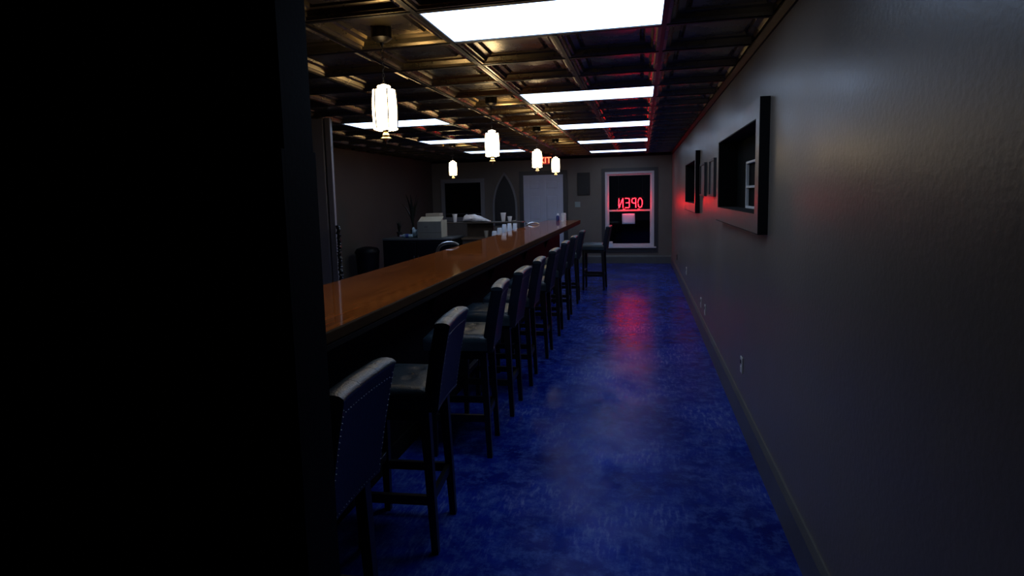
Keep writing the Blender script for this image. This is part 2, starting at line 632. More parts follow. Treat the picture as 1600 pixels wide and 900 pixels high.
mz = [1.560, 1.714, 1.898]
side_window('window_1', RW[0], 'dark recessed window with grey casing and pale bars at one end',
            [(4.36, 4.76, z - 0.009, z + 0.009) for z in mz] + [(4.7605, 4.774, 1.551, 1.907)])
side_window('window_2', RW[1], 'plain dark recessed window with grey casing close to the neon window', [])

# ---- double-hung window in the end wall
WIN = struct(bpy.data.objects.new('window_3', None), 'white framed sash window with dark casing holding neon sign')
COL.objects.link(WIN)
cxw = (WX0 + WX1) / 2
WIN.location = (cxw, YB, WZ0)
WINV = Matrix.Translation(-Vector(WIN.location))


def wpart(nm, bm, m, parent=WIN):
    bm.transform(WINV)
    return obj(nm, bm, m, parent)


bm = bmesh.new()
frame_bm(bm, WX0 - 0.085, WX1 + 0.085, WZ0 - 0.115, WZ1 + 0.085, 0.083, YB - 0.022, YB - 0.0005, 'y')
wpart('casing', bm, 'dark_trim')
bm = bmesh.new()
frame_bm(bm, WX0, WX1, WZ0, WZ1, 0.055, YB - 0.005, YB + 0.10, 'y')
wpart('window_frame', bm, 'white_vinyl')
ZM = 1.275
bm = bmesh.new()
frame_bm(bm, WX0 + 0.055, WX1 - 0.055, ZM - 0.02, WZ1 - 0.055, 0.035, YB + 0.062, YB + 0.092, 'y')
us = wpart('upper_sash', bm, 'white_vinyl')
bm = bmesh.new()
frame_bm(bm, WX0 + 0.055, WX1 - 0.055, WZ0 + 0.055, ZM + 0.02, 0.04, YB + 0.03, YB + 0.06, 'y')
ls = wpart('lower_sash', bm, 'white_vinyl')
wpart('pane', B(box, WX0 + 0.09, WX1 - 0.09, YB + 0.075, YB + 0.079, ZM + 0.015, WZ1 - 0.09), 'glass')
wpart('pane', B(box, WX0 + 0.095, WX1 - 0.095, YB + 0.043, YB + 0.047, WZ0 + 0.095, ZM - 0.02), 'glass')
wpart('sill', B(rbox, WX0 - 0.05, WX1 + 0.05, YB - 0.06, YB - 0.006, WZ0 - 0.012, WZ0 + 0.022, 0.004, 1), 'white_vinyl')
for x in (cxw - 0.13, cxw + 0.22):
    wpart('sash_lock', B(rbox, x - 0.03, x + 0.03, YB + 0.028, YB + 0.05, ZM + 0.02, ZM + 0.04, 0.006, 1), 'white_vinyl')

# ---- white six-panel door in the end wall
DX0, DX1, DH = -2.845, -1.860, 2.185
DR = struct(bpy.data.objects.new('door_1', None), 'white six-panel door in the end wall')
COL.objects.link(DR)
DR.location = ((DX0 + DX1) / 2, YB, 0)
DINV = Matrix.Translation(-Vector(DR.location))


def dpart(nm, bm, m):
    bm.transform(DINV)
    return obj(nm, bm, m, DR)


dpart('leaf', B(box, DX0, DX1, YB - 0.022, YB - 0.001, 0.012, DH), 'door_paint')
cw = 0.105
xs = [DX0, DX0 + 0.13, (DX0 + DX1) / 2 - 0.055, (DX0 + DX1) / 2 + 0.055, DX1 - 0.13, DX1]
zs = [0.012, 0.24, 0.90, 1.06, 1.70, 1.82, 2.06, DH]
for a, b_ in ((0, 1), (2, 3), (4, 5)):
    dpart('stile', B(box, xs[a], xs[b_], YB - 0.036, YB - 0.0225, zs[0], zs[-1]), 'door_paint')
for a, b_ in ((1, 2), (3, 4)):
    for c, d in ((0, 1), (2, 3), (4, 5), (6, 7)):
        dpart('rail', B(box, xs[a] + 0.0005, xs[b_] - 0.0005, YB - 0.035, YB - 0.0225, zs[c], zs[d]), 'door_paint')
    for c, d in ((1, 2), (3, 4), (5, 6)):
        dpart('panel', B(rbox, xs[a] + 0.035, xs[b_] - 0.035, YB - 0.034, YB - 0.020, zs[c] + 0.035, zs[d] - 0.035, 0.008, 1), 'door_paint')
bm = bmesh.new()
box(bm, DX0 - cw, DX0 - 0.004, YB - 0.04, YB - 0.001, 0, DH + 0.10)
box(bm, DX1 + 0.004, DX1 + cw, YB - 0.04, YB - 0.001, 0, DH + 0.10)
box(bm, DX0 - 0.004, DX1 + 0.004, YB - 0.04, YB - 0.001, DH + 0.004, DH + 0.10)
dpart('door_casing', bm, 'dark_trim')
kb = bmesh.new()
lathe(kb, [(0.03, 0), (0.03, 0.006), (0.012, 0.01), (0.012, 0.035), (0.028, 0.045), (0.028, 0.062), (0.015, 0.07)], 14)
kb.transform(Matrix.Translation((DX0 + 0.07, YB - 0.036, 1.0)) @ Matrix.Rotation(math.radians(90), 4, 'X'))
dpart('knob', kb, 'steel')

# ------------------------------------------------------------------ bar
BX0, BX1 = -2.065, -1.299
BY0, BY1 = 1.36, 12.72
bar = thing('bar_counter', 'long bar with glossy reddish brown wooden top and black front', 'bar', ((BX0 + BX1) / 2, 7.0, 0))
BI = Matrix.Translation(-Vector(bar.location))


def bpart(nm, bm, m, parent=None, smooth=False):
    bm.transform(BI)
    return obj(nm, bm, m, parent or bar, smooth)


bpart('bar_top', B(box, BX0, BX1 - 0.0182, BY0, BY1 - 0.0182, BARH - 0.045, BARH), 'bar_wood')
bpart('nosing', B(rbox, BX1 - 0.018, BX1, BY0, BY1, BARH - 0.05, BARH + 0.001, 0.005, 2), 'nosing')
bpart('nosing', B(rbox, BX0, BX1 - 0.0185, BY1 - 0.018, BY1, BARH - 0.05, BARH + 0.001, 0.005, 2), 'nosing')
bpart('edge_moulding', B(rbox, BX1 - 0.03, BX1 - 0.004, BY0, BY1 - 0.004, BARH - 0.085, BARH - 0.0505, 0.006, 1), 'bar_front')
bpart('front_panel', B(box, -1.60, -1.56, BY0, 11.25, 0.0, BARH - 0.0455), 'bar_front')
bpart('end_panel', B(box, -2.02, -1.601, 11.21, 11.25, 0.0, BARH - 0.0455), 'bar_front')
bpart('back_panel', B(box, -2.06, -2.021, BY0, 11.25, 0.0, BARH - 0.0455), 'bar_front')
bpart('support_post', B(box, -2.02, -1.94, 12.3, 12.38, 0.0, BARH - 0.0455), 'bar_front')
y = BY0 + 0.9
while y < 11:
    bpart('corbel', B(prism, [(-1.5595, BARH - 0.046), (-1.36, BARH - 0.046), (-1.38, BARH - 0.09), (-1.50, BARH - 0.16), (-1.5595, BARH - 0.32)], 'y', y, y + 0.04), 'bar_front')
    y += 1.8
bpart('base_skirting', B(box, -1.559, -1.545, BY0, 11.25, 0.0, 0.12), 'bar_front')

# work counter behind the bar with a raised ledge
wc = thing('work_counter', 'dark work counter running behind the bar', 'counter', (-2.4, 7.2, 0))
WI = Matrix.Translation(-Vector(wc.location))
for nm, a in (('worktop', (-2.72, -2.08, 4.2, 11.2, 0.84, 0.88)), ('cabinet_body', (-2.68, -2.085, 4.2, 11.2, 0.08, 0.8395)),
              ('plinth', (-2.62, -2.085, 4.25, 11.15, 0.0, 0.0795)), ('ledge', (-2.36, -2.085, 8.2, 10.35, 1.02, 1.045)),
              ('ledge_bracket', (-2.30, -2.085, 8.25, 8.29, 0.8805, 1.0195)), ('ledge_bracket', (-2.30, -2.085, 10.25, 10.29, 0.8805, 1.0195))):
    bm = B(box, *a)
    bm.transform(WI)
    obj(nm, bm, 'counter_dark', wc)


# ------------------------------------------------------------------ bar stools
def leather_back():
    """upholstered slab: crisp edges, leaning back, slightly hollow"""
    bm = bmesh.new()
    w, t, z0, z1 = 0.200, 0.036, 0.700, 1.102

    def surf(sy, k, side):
        x = 0.195 + 0.055 * k + 0.018 * k * k - 0.010 * (1 - sy * sy)
        return Vector((x + side * t, sy * w * (0.95 + 0.05 * k), z0 + (z1 - z0) * k))
    ny, nz = 10, 10
    sec = [(-1, -0.965), (-1, None), (-1, 0.965), (-0.8, 0.992), (-0.4, 1.0), (0.4, 1.0), (0.8, 0.992), (1, 0.965), (1, None), (1, -0.965), (0.8, -0.992), (0.4, -1.0), (-0.4, -1.0), (-0.8, -0.992)]
    loop = []
    for sd, sy in sec:
        if sy is None:
            loop += [(sd, sd * -1 * 0.965 * (1 - 2 * i / ny)) for i in range(1, ny)] if sd < 0 else [(sd, 0.965 * (1 - 2 * i / ny)) for i in range(1, ny)]
        else:
            loop.append((sd, sy))
    # order along the front face runs from -y to +y
    front = [(-1, -0.965 + 1.93 * i / ny) for i in range(ny + 1)]
    rear = [(1, 0.965 - 1.93 * i / ny) for i in range(ny + 1)]
    loop = front + [(-0.8, 0.992), (-0.4, 1.0), (0.4, 1.0), (0.8, 0.992)] + rear + [(0.8, -0.992), (0.4, -1.0), (-0.4, -1.0), (-0.8, -0.992)]
    rings = []
    for j in range(nz + 1):
        rings.append([bm.verts.new(surf(sy, j / nz, sd)) for sd, sy in loop])
    m = len(loop)
    for A, C in zip(rings, rings[1:]):
        for i in range(m):
            bm.faces.new((A[i], A[(i + 1) % m], C[(i + 1) % m], C[i]))
    bm.faces.new(list(reversed(rings[0])))
    bm.faces.new(rings[-1])
    return bm, surf


def leather_seat():
    bm = bmesh.new()
    n = 18
    hx, hy, zt, zb = 0.205, 0.205, 0.815, 0.715
    btn = [(sx * 0.075, sy * 0.08) for sx in (-1, 1) for sy in (-1, 1)]
    def top(u, v):
        e = max(abs(u), abs(v))
        r = max(0.0, (e - 0.86) / 0.14)
        z = zt + 0.016 * (1 - u * u) * (1 - v * v) - 0.022 * r * r
        for bx, by in btn:
            d2 = (u * hx - bx) ** 2 + (v * hy - by) ** 2
            z -= 0.016 * math.exp(-d2 / 0.00035)
        return z
    g = [[bm.verts.new((hx * (-1 + 2 * i / n) - 0.012, hy * (-1 + 2 * j / n), top(-1 + 2 * i / n, -1 + 2 * j / n))) for j in range(n + 1)] for i in range(n + 1)]
    for i in range(n):
        for j in range(n):
            bm.faces.new((g[i][j], g[i + 1][j], g[i + 1][j + 1], g[i][j + 1]))
    rim = [g[i][0] for i in range(n)] + [g[n][j] for j in range(n)] + [g[i][n] for i in range(n, 0, -1)] + [g[0][j] for j in range(n, 0, -1)]
    low = [bm.verts.new((v.co.x * 1.01, v.co.y * 1.01, 0.765)) for v in rim]
    bot = [bm.verts.new((v.co.x, v.co.y, zb)) for v in rim]
    m = len(rim)
    for A, C in ((rim, low), (low, bot)):
        for i in range(m):
            bm.faces.new((A[i], A[(i + 1) % m], C[(i + 1) % m], C[i]))
    bm.faces.new(bot)
    return bm, top, btn, hx, hy


def make_stool():
    t = thing('bar_stool', '', 'bar stool', group='leather bar stools')
    sb, topf, btn, hx, hy = leather_seat()
    seat = obj('seat', sb, 'leather', t, True, 50)
    for bx, by in btn:
        bb = bmesh.new()
        lathe(bb, [(0.011, 0), (0.010, 0.004), (0.005, 0.007)], 10)
        obj('button', bb, 'leather', seat, True, loc=(bx - 0.012, by, topf(bx / hx, by / hy) - 0.001))
    obj('apron', B(box, -0.19, 0.17, -0.18, 0.18, 0.655, 0.7145), 'black_wood', t)
    bk, surf = leather_back()
    back = obj('backrest', bk, 'leather_back', t, True, 50)
    # leather cap along the top edge in three stitched sections
    for k in range(3):
        cb = bmesh.new()
        n = 6
        y0, y1 = -0.200 + 0.400 * k / 3 + 0.001, -0.200 + 0.400 * (k + 1) / 3 - 0.001
        rings = []
        for i in range(n + 1):
            y = y0 + (y1 - y0) * i / n
            c = surf(y / 0.200, 1.0, 0)
            pinch = 1 - 0.05 * (abs(2 * i / n - 1) ** 4)
            if (k == 0 and i == 0) or (k == 2 and i == n):
                pinch = 0.86
            ring = []
            for dx, dz in ((-0.036, 0.0), (-0.039, 0.008), (-0.034, 0.018), (-0.018, 0.024), (0.004, 0.026), (0.024, 0.022), (0.036, 0.013), (0.039, 0.006), (0.036, 0.0)):
                ring.append(cb.verts.new((c.x + dx, y, c.z + 0.0003 + dz * pinch)))
            rings.append(ring)
        for A, C in zip(rings, rings[1:]):
            for a in range(8):
                cb.faces.new((A[a], A[a + 1], C[a + 1], C[a]))
            cb.faces.new((A[8], A[0], C[0], C[8]))
        cb.faces.new(rings[0])
        cb.faces.new(rings[-1])
        obj('top_cushion', cb, 'leather', back, True, 50)
    # nail heads down both sides and along the lower edge of the back
    nb = bmesh.new()
    pts = []
    for i in range(19):
        pts += [(-0.93, 0.03 + 0.9 * i / 18), (0.93, 0.03 + 0.9 * i / 18)]
    for i in range(1, 19):
        pts.append((-0.93 + 1.86 * i / 19, 0.03))
        pts.append((-0.93 + 1.86 * i / 19, 0.90))
    for s, k in pts:
        c = surf(s, k, 1.0)
        r = 0.0042
        top = nb.verts.new((c.x + 0.0035, c.y, c.z))
        ring = [nb.verts.new((c.x - 0.001, c.y + r * math.cos(a * math.pi / 3), c.z + r * math.sin(a * math.pi / 3))) for a in range(6)]
        for a in range(6):
            nb.faces.new((ring[a], ring[(a + 1) % 6], top))
    no = obj('nailhead_trim', nb, 'nail', back)
    no['kind'] = 'stuff'
    # legs: square, tapered; rear ones splay backwards
    for sx, sy in ((-1, -1), (-1, 1), (1, -1), (1, 1)):
        lb = bmesh.new()
        xt, xb = (0.165, 0.192) if sx > 0 else (-0.165, -0.172)
        yt, yb = 0.165 * sy, 0.175 * sy
        A = [lb.verts.new((xb + a * 0.016, yb + b * 0.016, 0)) for a, b in ((-1, -1), (1, -1), (1, 1), (-1, 1))]
        C = [lb.verts.new((xt + a * 0.023, yt + b * 0.023, 0.70)) for a, b in ((-1, -1), (1, -1), (1, 1), (-1, 1))]
        for i in range(4):
            lb.faces.new((A[i], A[(i + 1) % 4], C[(i + 1) % 4], C[i]))
        lb.faces.new(list(reversed(A)))
        lb.faces.new(C)
        obj('leg', lb, 'black_wood', t)
    for sy in (-1, 1):
        obj('stretcher', B(box, -0.15, 0.165, sy * 0.171 - 0.011, sy * 0.171 + 0.011, 0.24, 0.285), 'black_wood', t)
    obj('stretcher', B(box, 0.165, 0.187, -0.155, 0.155, 0.24, 0.285), 'black_wood', t)
    fr = obj('footrest', B(box, -0.182, -0.158, -0.155, 0.155, 0.30, 0.345), 'black_wood', t)
    obj('kick_plate', B(rbox, -0.186, -0.150, -0.13, 0.13, 0.3455, 0.3495, 0.0015, 1), 'steel', fr)
    return t


stool = make_stool()
SX = -1.157
spots = [(SX + 0.005, 1.655, 2), (SX - 0.005, 2.60, 4.5), (SX - 0.01, 3.62, 6), (SX - 0.005, 4.35, 1), (SX, 5.07, 3), (SX + 0.01, 5.95, 1),
         (SX + 0.0, 6.92, 2), (SX + 0.005, 7.83, 1), (SX + 0.0, 8.98, 2), (-0.815, 10.30, -3)]
for i, (x, y, a) in enumerate(spots):
    o = stool if i == 0 else copy_tree(stool)
    o.location = (x, y, 0)
    o.rotation_euler = (0, 0, math.radians(a))
    if i == 0:
        o['label'] = 'dark navy leather bar stool with nailhead trim right beside the black wall end'
    elif i == 9:
        o['label'] = 'dark leather bar stool pulled out into the aisle in front of the window'
    else:
        o['label'] = 'dark leather bar stool, %s along the bar from the black wall end' % ORD[i]


# ------------------------------------------------------------------ pendant lanterns
def make_pendant():
    t = thing('pendant_lamp', '', 'pendant lamp', group='barrel lantern pendants')
    # origin at the ceiling; shade from -0.285 to -0.505
    zt, zb = -0.295, -0.510
    cb = bmesh.new()
    lathe(cb, [(0.058, 0.0435), (0.058, -0.012), (0.035, -0.028), (0.012, -0.034), (0.008, -0.05)], 20)
    obj('canopy', cb, 'dark_bronze', t, True, 35)
    ch = bmesh.new()
    z = -0.05
    k = 0
    while z > -0.262:
        c = Vector((0, 0, z - 0.012))
        pts = []
        for i in range(10):
            a = 2 * math.pi * i / 10
            px, pz = 0.0065 * math.cos(a), 0.0135 * math.sin(a)
            pts.append(c + (Vector((px, 0, pz)) if k % 2 else Vector((0, px, pz))))
        tube(ch, pts, 0.0016, 5, True)
        z -= 0.0215
        k += 1
    obj('chain', ch, 'dark_bronze', t, True)
    tp = bmesh.new()
    lathe(tp, [(0.008, -0.262), (0.036, -0.272), (0.038, -0.279), (0.026, -0.286), (0.030, -0.296)], 20)
    obj('top_cap', tp, 'shade_glass', t, True, 35)
    n = 6
    for s in range(n):
        pb = bmesh.new()
        a0 = 2 * math.pi * (s + 0.07) / n
        a1 = 2 * math.pi * (s + 0.93) / n
        m, q = 5, 8
        G = {}
        for lay, dr in ((0, 0.0), (1, -0.004)):
            for i in range(m + 1):
                for j in range(q + 1):
                    w = j / q
                    r = 0.058 + 0.010 * math.sin(math.pi * (0.15 + 0.75 * w)) + dr
                    bul = 1 + 0.05 * math.sin(math.pi * i / m)
                    a = a0 + (a1 - a0) * i / m
                    G[lay, i, j] = pb.verts.new((r * bul * math.cos(a), r * bul * math.sin(a), zb + (zt - zb) * w))
        for lay in (0, 1):
            for i in range(m):
                for j in range(q):
                    pb.faces.new((G[lay, i, j], G[lay, i + 1, j], G[lay, i + 1, j + 1], G[lay, i, j + 1]))
        for i in range(m):
            for j in (0, q):
                pb.faces.new((G[0, i, j], G[0, i + 1, j], G[1, i + 1, j], G[1, i, j]))
        for j in range(q):
            for i in (0, m):
                pb.faces.new((G[0, i, j], G[0, i, j + 1], G[1, i, j + 1], G[1, i, j]))
        obj('shade_panel', pb, 'shade_glass', t, True, 50)
        a = 2 * math.pi * s / n
        rb = bmesh.new()
        tube(rb, [((0.0635 + 0.010 * math.sin(math.pi * (0.15 + 0.75 * w))) * math.cos(a), (0.0635 + 0.010 * math.sin(math.pi * (0.15 + 0.75 * w))) * math.sin(a), zb + (zt - zb) * w) for w in (0, .2, .4, .6, .8, 1)], 0.0036, 6)
        obj('rib', rb, 'dark_bronze', t, True)
    rg = bmesh.new()
    for s in range(n):
        a = 2 * math.pi * (s + 0.5) / n
        lathe(rg, [(0.006, -0.012), (0.026, -0.006), (0.030, 0.0), (0.020, 0.008)], 12, (0.042 * math.cos(a), 0.042 * math.sin(a), zb))
    obj('bottom_collar', rg, 'shade_glass', t, True, 50)
    fb = bmesh.new()
    lathe(fb, [(0.026, zb - 0.004), (0.012, zb - 0.018), (0.009, zb - 0.022)], 16)
    lathe(fb, [(0.012, zb - 0.022), (0.021, zb - 0.037), (0.012, zb - 0.041)], 16)
    obj('finial', fb, 'brass', t, True, 35)
    db = bmesh.new()
    lathe(db, [(0.010, zb - 0.041), (0.030, zb - 0.052), (0.033, zb - 0.056), (0.014, zb - 0.062), (0.006, zb - 0.075), (0.002, zb - 0.092)], 16)
    obj('finial_tip', db, 'brass', t, True, 35)
    return t


pend = make_pendant()
PX = -1.425
for i, (x, y, lab) in enumerate([
        (PX, 3.12, 'lit barrel lantern pendant over the bar, first from the black wall end'),
        (PX, 5.56, 'lit barrel lantern pendant over the bar, second from the black wall end'),
        (PX, 8.09, 'lit barrel lantern pendant over the bar, third from the black wall end'),
        (PX, 9.90, 'lit barrel lantern pendant over the bar, farthest from the black wall end'),
        (-3.255, 9.86, 'lit barrel lantern pendant hanging behind the bar above the back counter')]):
    o = pend if i == 0 else copy_tree(pend)
    o.location = (x, y, H - 0.006)
    o.rotation_euler = (0, 0, math.radians(18 * i + 8))
    o['label'] = lab


# ------------------------------------------------------------------ neon OPEN sign (faces the street, so it reads mirrored in here)
NY = YB - 0.045
sx0, sx1, sz0, sz1 = -0.545, 0.055, 1.345, 1.565
neon = thing('neon_sign', 'red neon sign reading OPEN backwards in the window', 'neon sign', ((sx0 + sx1) / 2, NY, sz0))
lw_ = (sx1 - sx0) / 4
lh = sz1 - sz0


def arc(cx, cz, rx, rz, a0, a1, n=12):
    return [(cx + rx * math.cos(math.radians(a0 + (a1 - a0) * i / n)), cz + rz * math.sin(math.radians(a0 + (a1 - a0) * i / n))) for i in range(n + 1)]


glyph = {
    'O': [arc(0.5, 0.5, 0.40, 0.5, 0, 345, 24)],
    'P': [[(0.12, 0.0), (0.12, 1.0)] + arc(0.50, 0.74, 0.36, 0.26, 90, -90, 10) + [(0.16, 0.48)]],
    'E': [[(0.88, 1.0), (0.2, 1.0), (0.12, 0.93), (0.12, 0.07), (0.2, 0.0), (0.88, 0.0)], [(0.16, 0.52), (0.75, 0.52)]],
    'N': [[(0.12, 0.0), (0.12, 1.0), (0.17, 0.97), (0.83, 0.03), (0.88, 0.0), (0.88, 1.0)]],
}
for i, chx in enumerate('OPEN'):
    nb = bmesh.new()
    for line in glyph[chx]:
        pts = []
        for (u, v) in line:
            X = sx1 - lw_ * (i + 0.08 + 0.84 * u) - (sx0 + sx1) / 2
            pts.append((X, 0, v * lh))
        # densify straight runs
        tube(nb, pts, 0.0065, 8)
    obj('letter_tube', nb, 'neon_red', neon, True, 60)
bb = bmesh.new()
for z in (-0.02, lh + 0.02):
    box(bb, -0.32, 0.32, 0.014, 0.02, z - 0.004, z + 0.004)
obj('mounting_rail', bb, 'panel_black', neon)
bb = bmesh.new()
for x in (-0.31, -0.17):
    box(bb, x - 0.006, x + 0.006, 0.0, 0.012, -0.07 + 0.021, -0.016)
obj('bracket', bb, 'plate_white', neon)
bb = bmesh.new()
for x in (-0.28, 0.28):
    tube(bb, [(x, 0.016, lh + 0.02), (x, 0.016, WZ1 - 0.06 - sz0)], 0.0015, 5)
obj('hanging_wire', bb, 'panel_black', neon)

# paper taped to the glass, small box on the sash rail
pb = bmesh.new()
c0, c1 = at(972, 334, Y=YB + 0.027), at(992, 350, Y=YB + 0.027)
n = 6
vv = [[pb.verts.new((c0.x + (c1.x - c0.x) * i / n, YB + 0.026 - 0.006 * math.sin(math.pi * i / n) * (j / n) ** 2, c1.z + 0.002 + (c0.z - c1.z) * (1 - j / n))) for j in range(n + 1)] for i in range(n + 1)]
for i in range(n):
    for j in range(n):
        pb.faces.new((vv[i][j], vv[i + 1][j], vv[i + 1][j + 1], vv[i][j + 1]))
po = obj('paper_notice', pb, 'paper', smooth=True)
so = po.modifiers.new('thickness', 'SOLIDIFY')
so.thickness = 0.0008
tag(po, 'pale blank back of a paper notice taped to the window', 'paper')
q0, q1 = at(949, 374, Y=YB - 0.03), at(958, 383, Y=YB - 0.03)
bx_ = thing('small_carton', 'small pale carton standing on the window sill', 'box', ((q0.x + q1.x) / 2, YB - 0.033, WZ0 + 0.0225))
obj('body', B(rbox, -0.06, 0.06, -0.022, 0.022, 0, 0.125, 0.002, 1), 'foam_blue', bx_)
obj('flap', B(box, -0.06, 0.06, -0.024, -0.0225, 0.09, 0.128), 'foam_white', bx_)

# ------------------------------------------------------------------ exit sign
ex = thing('exit_sign', 'red illuminated EXIT sign hung from ceiling near white door', 'exit sign', (-2.175, 13.1, H - 0.005))
obj('stem', B(box, -0.02, 0.02, -0.02, 0.02, -0.03, 0.0), 'fixture_frame', ex)
bm = bmesh.new()
frame_bm(bm, -0.165, 0.165, -0.225, -0.0305, 0.012, -0.022, 0.022, 'y')
obj('housing', bm, 'fixture_frame', ex)
obj('face', B(box, -0.153, 0.153, -0.016, 0.016, -0.213, -0.0425), 'exit_face', ex)


def text_mesh(body, size, m, name, depth=0.003):
    cu = bpy.data.curves.new(name, 'FONT')
    cu.body = body
    cu.size = size
    cu.extrude = depth
    cu.align_x = 'CENTER'
    cu.align_y = 'CENTER'
    cu.offset = size * 0.012
    tmp = bpy.data.objects.new(name, cu)
    COL.objects.link(tmp)
    dg = bpy.context.evaluated_depsgraph_get()
    me_ = bpy.data.meshes.new_from_object(tmp.evaluated_get(dg))
    bpy.data.objects.remove(tmp, do_unlink=True)
    me_.materials.clear()
    me_.materials.append(MATS[m])
    return me_


tm = text_mesh('EXIT', 0.19, 'exit_red', 'lettering')
link('lettering', tm, ex, (0, -0.0195, -0.128), (math.radians(90), 0, 0))

# ------------------------------------------------------------------ things on the end wall
ep = thing('electrical_panel', 'flush black electrical panel box beside the window', 'electrical panel', (-1.358, YB, 1.665))
obj('box_frame', B(rbox, -0.152, 0.152, -0.03, -0.001, 0, 0.545, 0.004, 1), 'panel_black', ep)
dd = obj('panel_door', B(rbox, -0.125, 0.125, -0.038, -0.0305, 0.03, 0.515, 0.003, 1), 'panel_black', ep)
obj('latch', B(rbox, 0.07, 0.105, -0.044, -0.0385, 0.16, 0.19, 0.003, 1), 'socket_dark', dd)
lsw = thing('light_switch', 'pale double light switch plate under the electrical panel', 'light switch', (-1.512, YB, 1.38))
obj('plate', B(rbox, -0.066, 0.066, -0.008, -0.001, 0, 0.13, 0.003, 2), 'plate_green', lsw)
for x in (-0.028, 0.028):
    obj('toggle', B(rbox, x - 0.008, x + 0.008, -0.022, -0.0085, 0.05, 0.08, 0.003, 1), 'plate_green', lsw)

# framed dark opening on the end wall behind the back counter
fr = struct(bpy.data.objects.new('window_4', None), 'dark window with wide grey casing behind the back counter')
COL.objects.link(fr)
fr.location = (-4.43, YB, 1.08)
bm = bmesh.new()
frame_bm(bm, -0.575, 0.575, 0.0, 1.07, 0.10, -0.03, -0.001, 'y')
obj('casing', bm, 'trim_paint', fr)
obj('pane', B(box, -0.474, 0.474, -0.012, -0.002, 0.101, 0.969), 'pane_black', fr)
obj('sash_rail', B(box, -0.474, 0.474, -0.022, -0.0125, 0.17, 0.20), 'dark_trim', fr)

# pointed arch
ar = thing('gothic_arch', 'pointed gothic arch frame with dark infill beside the white door', 'arch frame', (-3.33, YB, 0.95))


def gothic(hw, z_s, z_t, n=12):
    # two arcs meeting at the point
    rise = z_t - z_s
    R = (rise * rise + hw * hw) / (2 * hw)
    pts = [(hw, 0.0)]
    a1 = math.asin(min(1, rise / R))
    for i in range(n + 1):
        a = a1 * i / n
        pts.append((hw - R + R * math.cos(a), z_s + R * math.sin(a)))
    left = [(-x, z) for x, z in reversed(pts[:-1])]
    return pts + left


outer = gothic(0.315, 0.45, 1.33)
inner = gothic(0.27, 0.45, 1.26)
bm = bmesh.new()
n = len(outer)
vo = [[bm.verts.new((x, yy, z)) for x, z in outer] for yy in (-0.045, -0.001)]
vi = [[bm.verts.new((x, yy, z)) for x, z in inner] for yy in (-0.045, -0.001)]
for i in range(n - 1):
    bm.faces.new((vo[0][i], vo[0][i + 1], vi[0][i + 1], vi[0][i]))
    bm.faces.new((vo[0][i], vo[0][i + 1], vo[1][i + 1], vo[1][i]))
    bm.faces.new((vi[0][i], vi[0][i + 1], vi[1][i + 1], vi[1][i]))
for k in (0, n - 1):
    bm.faces.new((vo[0][k], vi[0][k], vi[1][k], vo[1][k]))
obj('arch_moulding', bm, 'trim_paint', ar)
obj('infill', B(prism, [(x * 0.995, z * 0.995) for x, z in inner], 'y', -0.012, -0.002), 'arch_dark', ar)

# ------------------------------------------------------------------ right wall: pictures, outlets
for nm, y0, y1, lab in (('framed_picture', 5.93, 6.33, 'small thin framed picture next to the barred window'),
                        ('framed_picture', 6.78, 7.28, 'small thin framed picture next to the far dark window')):
    pt = thing(nm, lab, 'picture', (XR, (y0 + y1) / 2, 1.635), 0, 'small pictures on the grey wall')
    hw = (y1 - y0) / 2
    bm = bmesh.new()
    frame_bm(bm, -hw, hw, 0, 0.375, 0.022, -0.028, -0.001, 'x')
    obj('frame', bm, 'dark_trim', pt)
    obj('print', B(box, -0.014, -0.002, -hw + 0.022, hw - 0.022, 0.022, 0.353), 'canvas_grey', pt)


def outlet(y, z, lab, plate='plate_white'):
    t = thing('wall_outlet', lab, 'outlet', (XR, y, z), 0, 'outlets on the grey wall')
    obj('plate', B(rbox, -0.009, -0.001, -0.036, 0.036, 0, 0.118, 0.003, 2), plate, t)
    for k in (0.035, 0.083):
        obj('socket', B(rbox, -0.0125, -0.0095, -0.017, 0.017, k - 0.015, k + 0.015, 0.0014, 1), 'socket_dark' if k > 0.05 else plate, t)


outlet(4.32, 0.375, 'white wall outlet below the barred dark window')
outlet(6.76, 0.29, 'low white wall outlet of a close pair, the one nearer the barred window')
outlet(7.22, 0.29, 'low white wall outlet of a close pair, the one nearer the neon window')
outlet(9.53, 0.37, 'white wall outlet below the far dark window')
outlet(12.0, 0.32, 'dark wall outlet close to the neon window corner', 'socket_dark')

# ------------------------------------------------------------------ behind the bar
# black bottle cooler with a grey slab
ck = thing('bottle_cooler', 'black back-bar cooler with grey top behind the bar', 'cooler', (-3.98, 10.2, 0))
obj('body', B(rbox, -0.66, 0.655, -0.40, 0.38, 0.06, 0.930, 0.01, 2), 'cooler_black', ck)
obj('plinth', B(box, -0.62, 0.62, -0.36, 0.36, 0, 0.0595), 'cooler_black', ck)
for k in (-1, 1):
    d_ = obj('door', B(rbox, k * 0.325 - 0.315, k * 0.325 + 0.315, -0.425, -0.4005, 0.10, 0.90, 0.008, 2), 'cooler_black', ck)
    obj('handle', B(rbox, -k * -0.04 - 0.012, -k * -0.04 + 0.012, -0.45, -0.4255, 0.35, 0.65, 0.005, 1), 'socket_dark', d_)
obj('top_slab', B(rbox, -0.665, 0.665, -0.405, 0.43, 0.931, 0.965, 0.004, 1), 'slab_grey', ck)

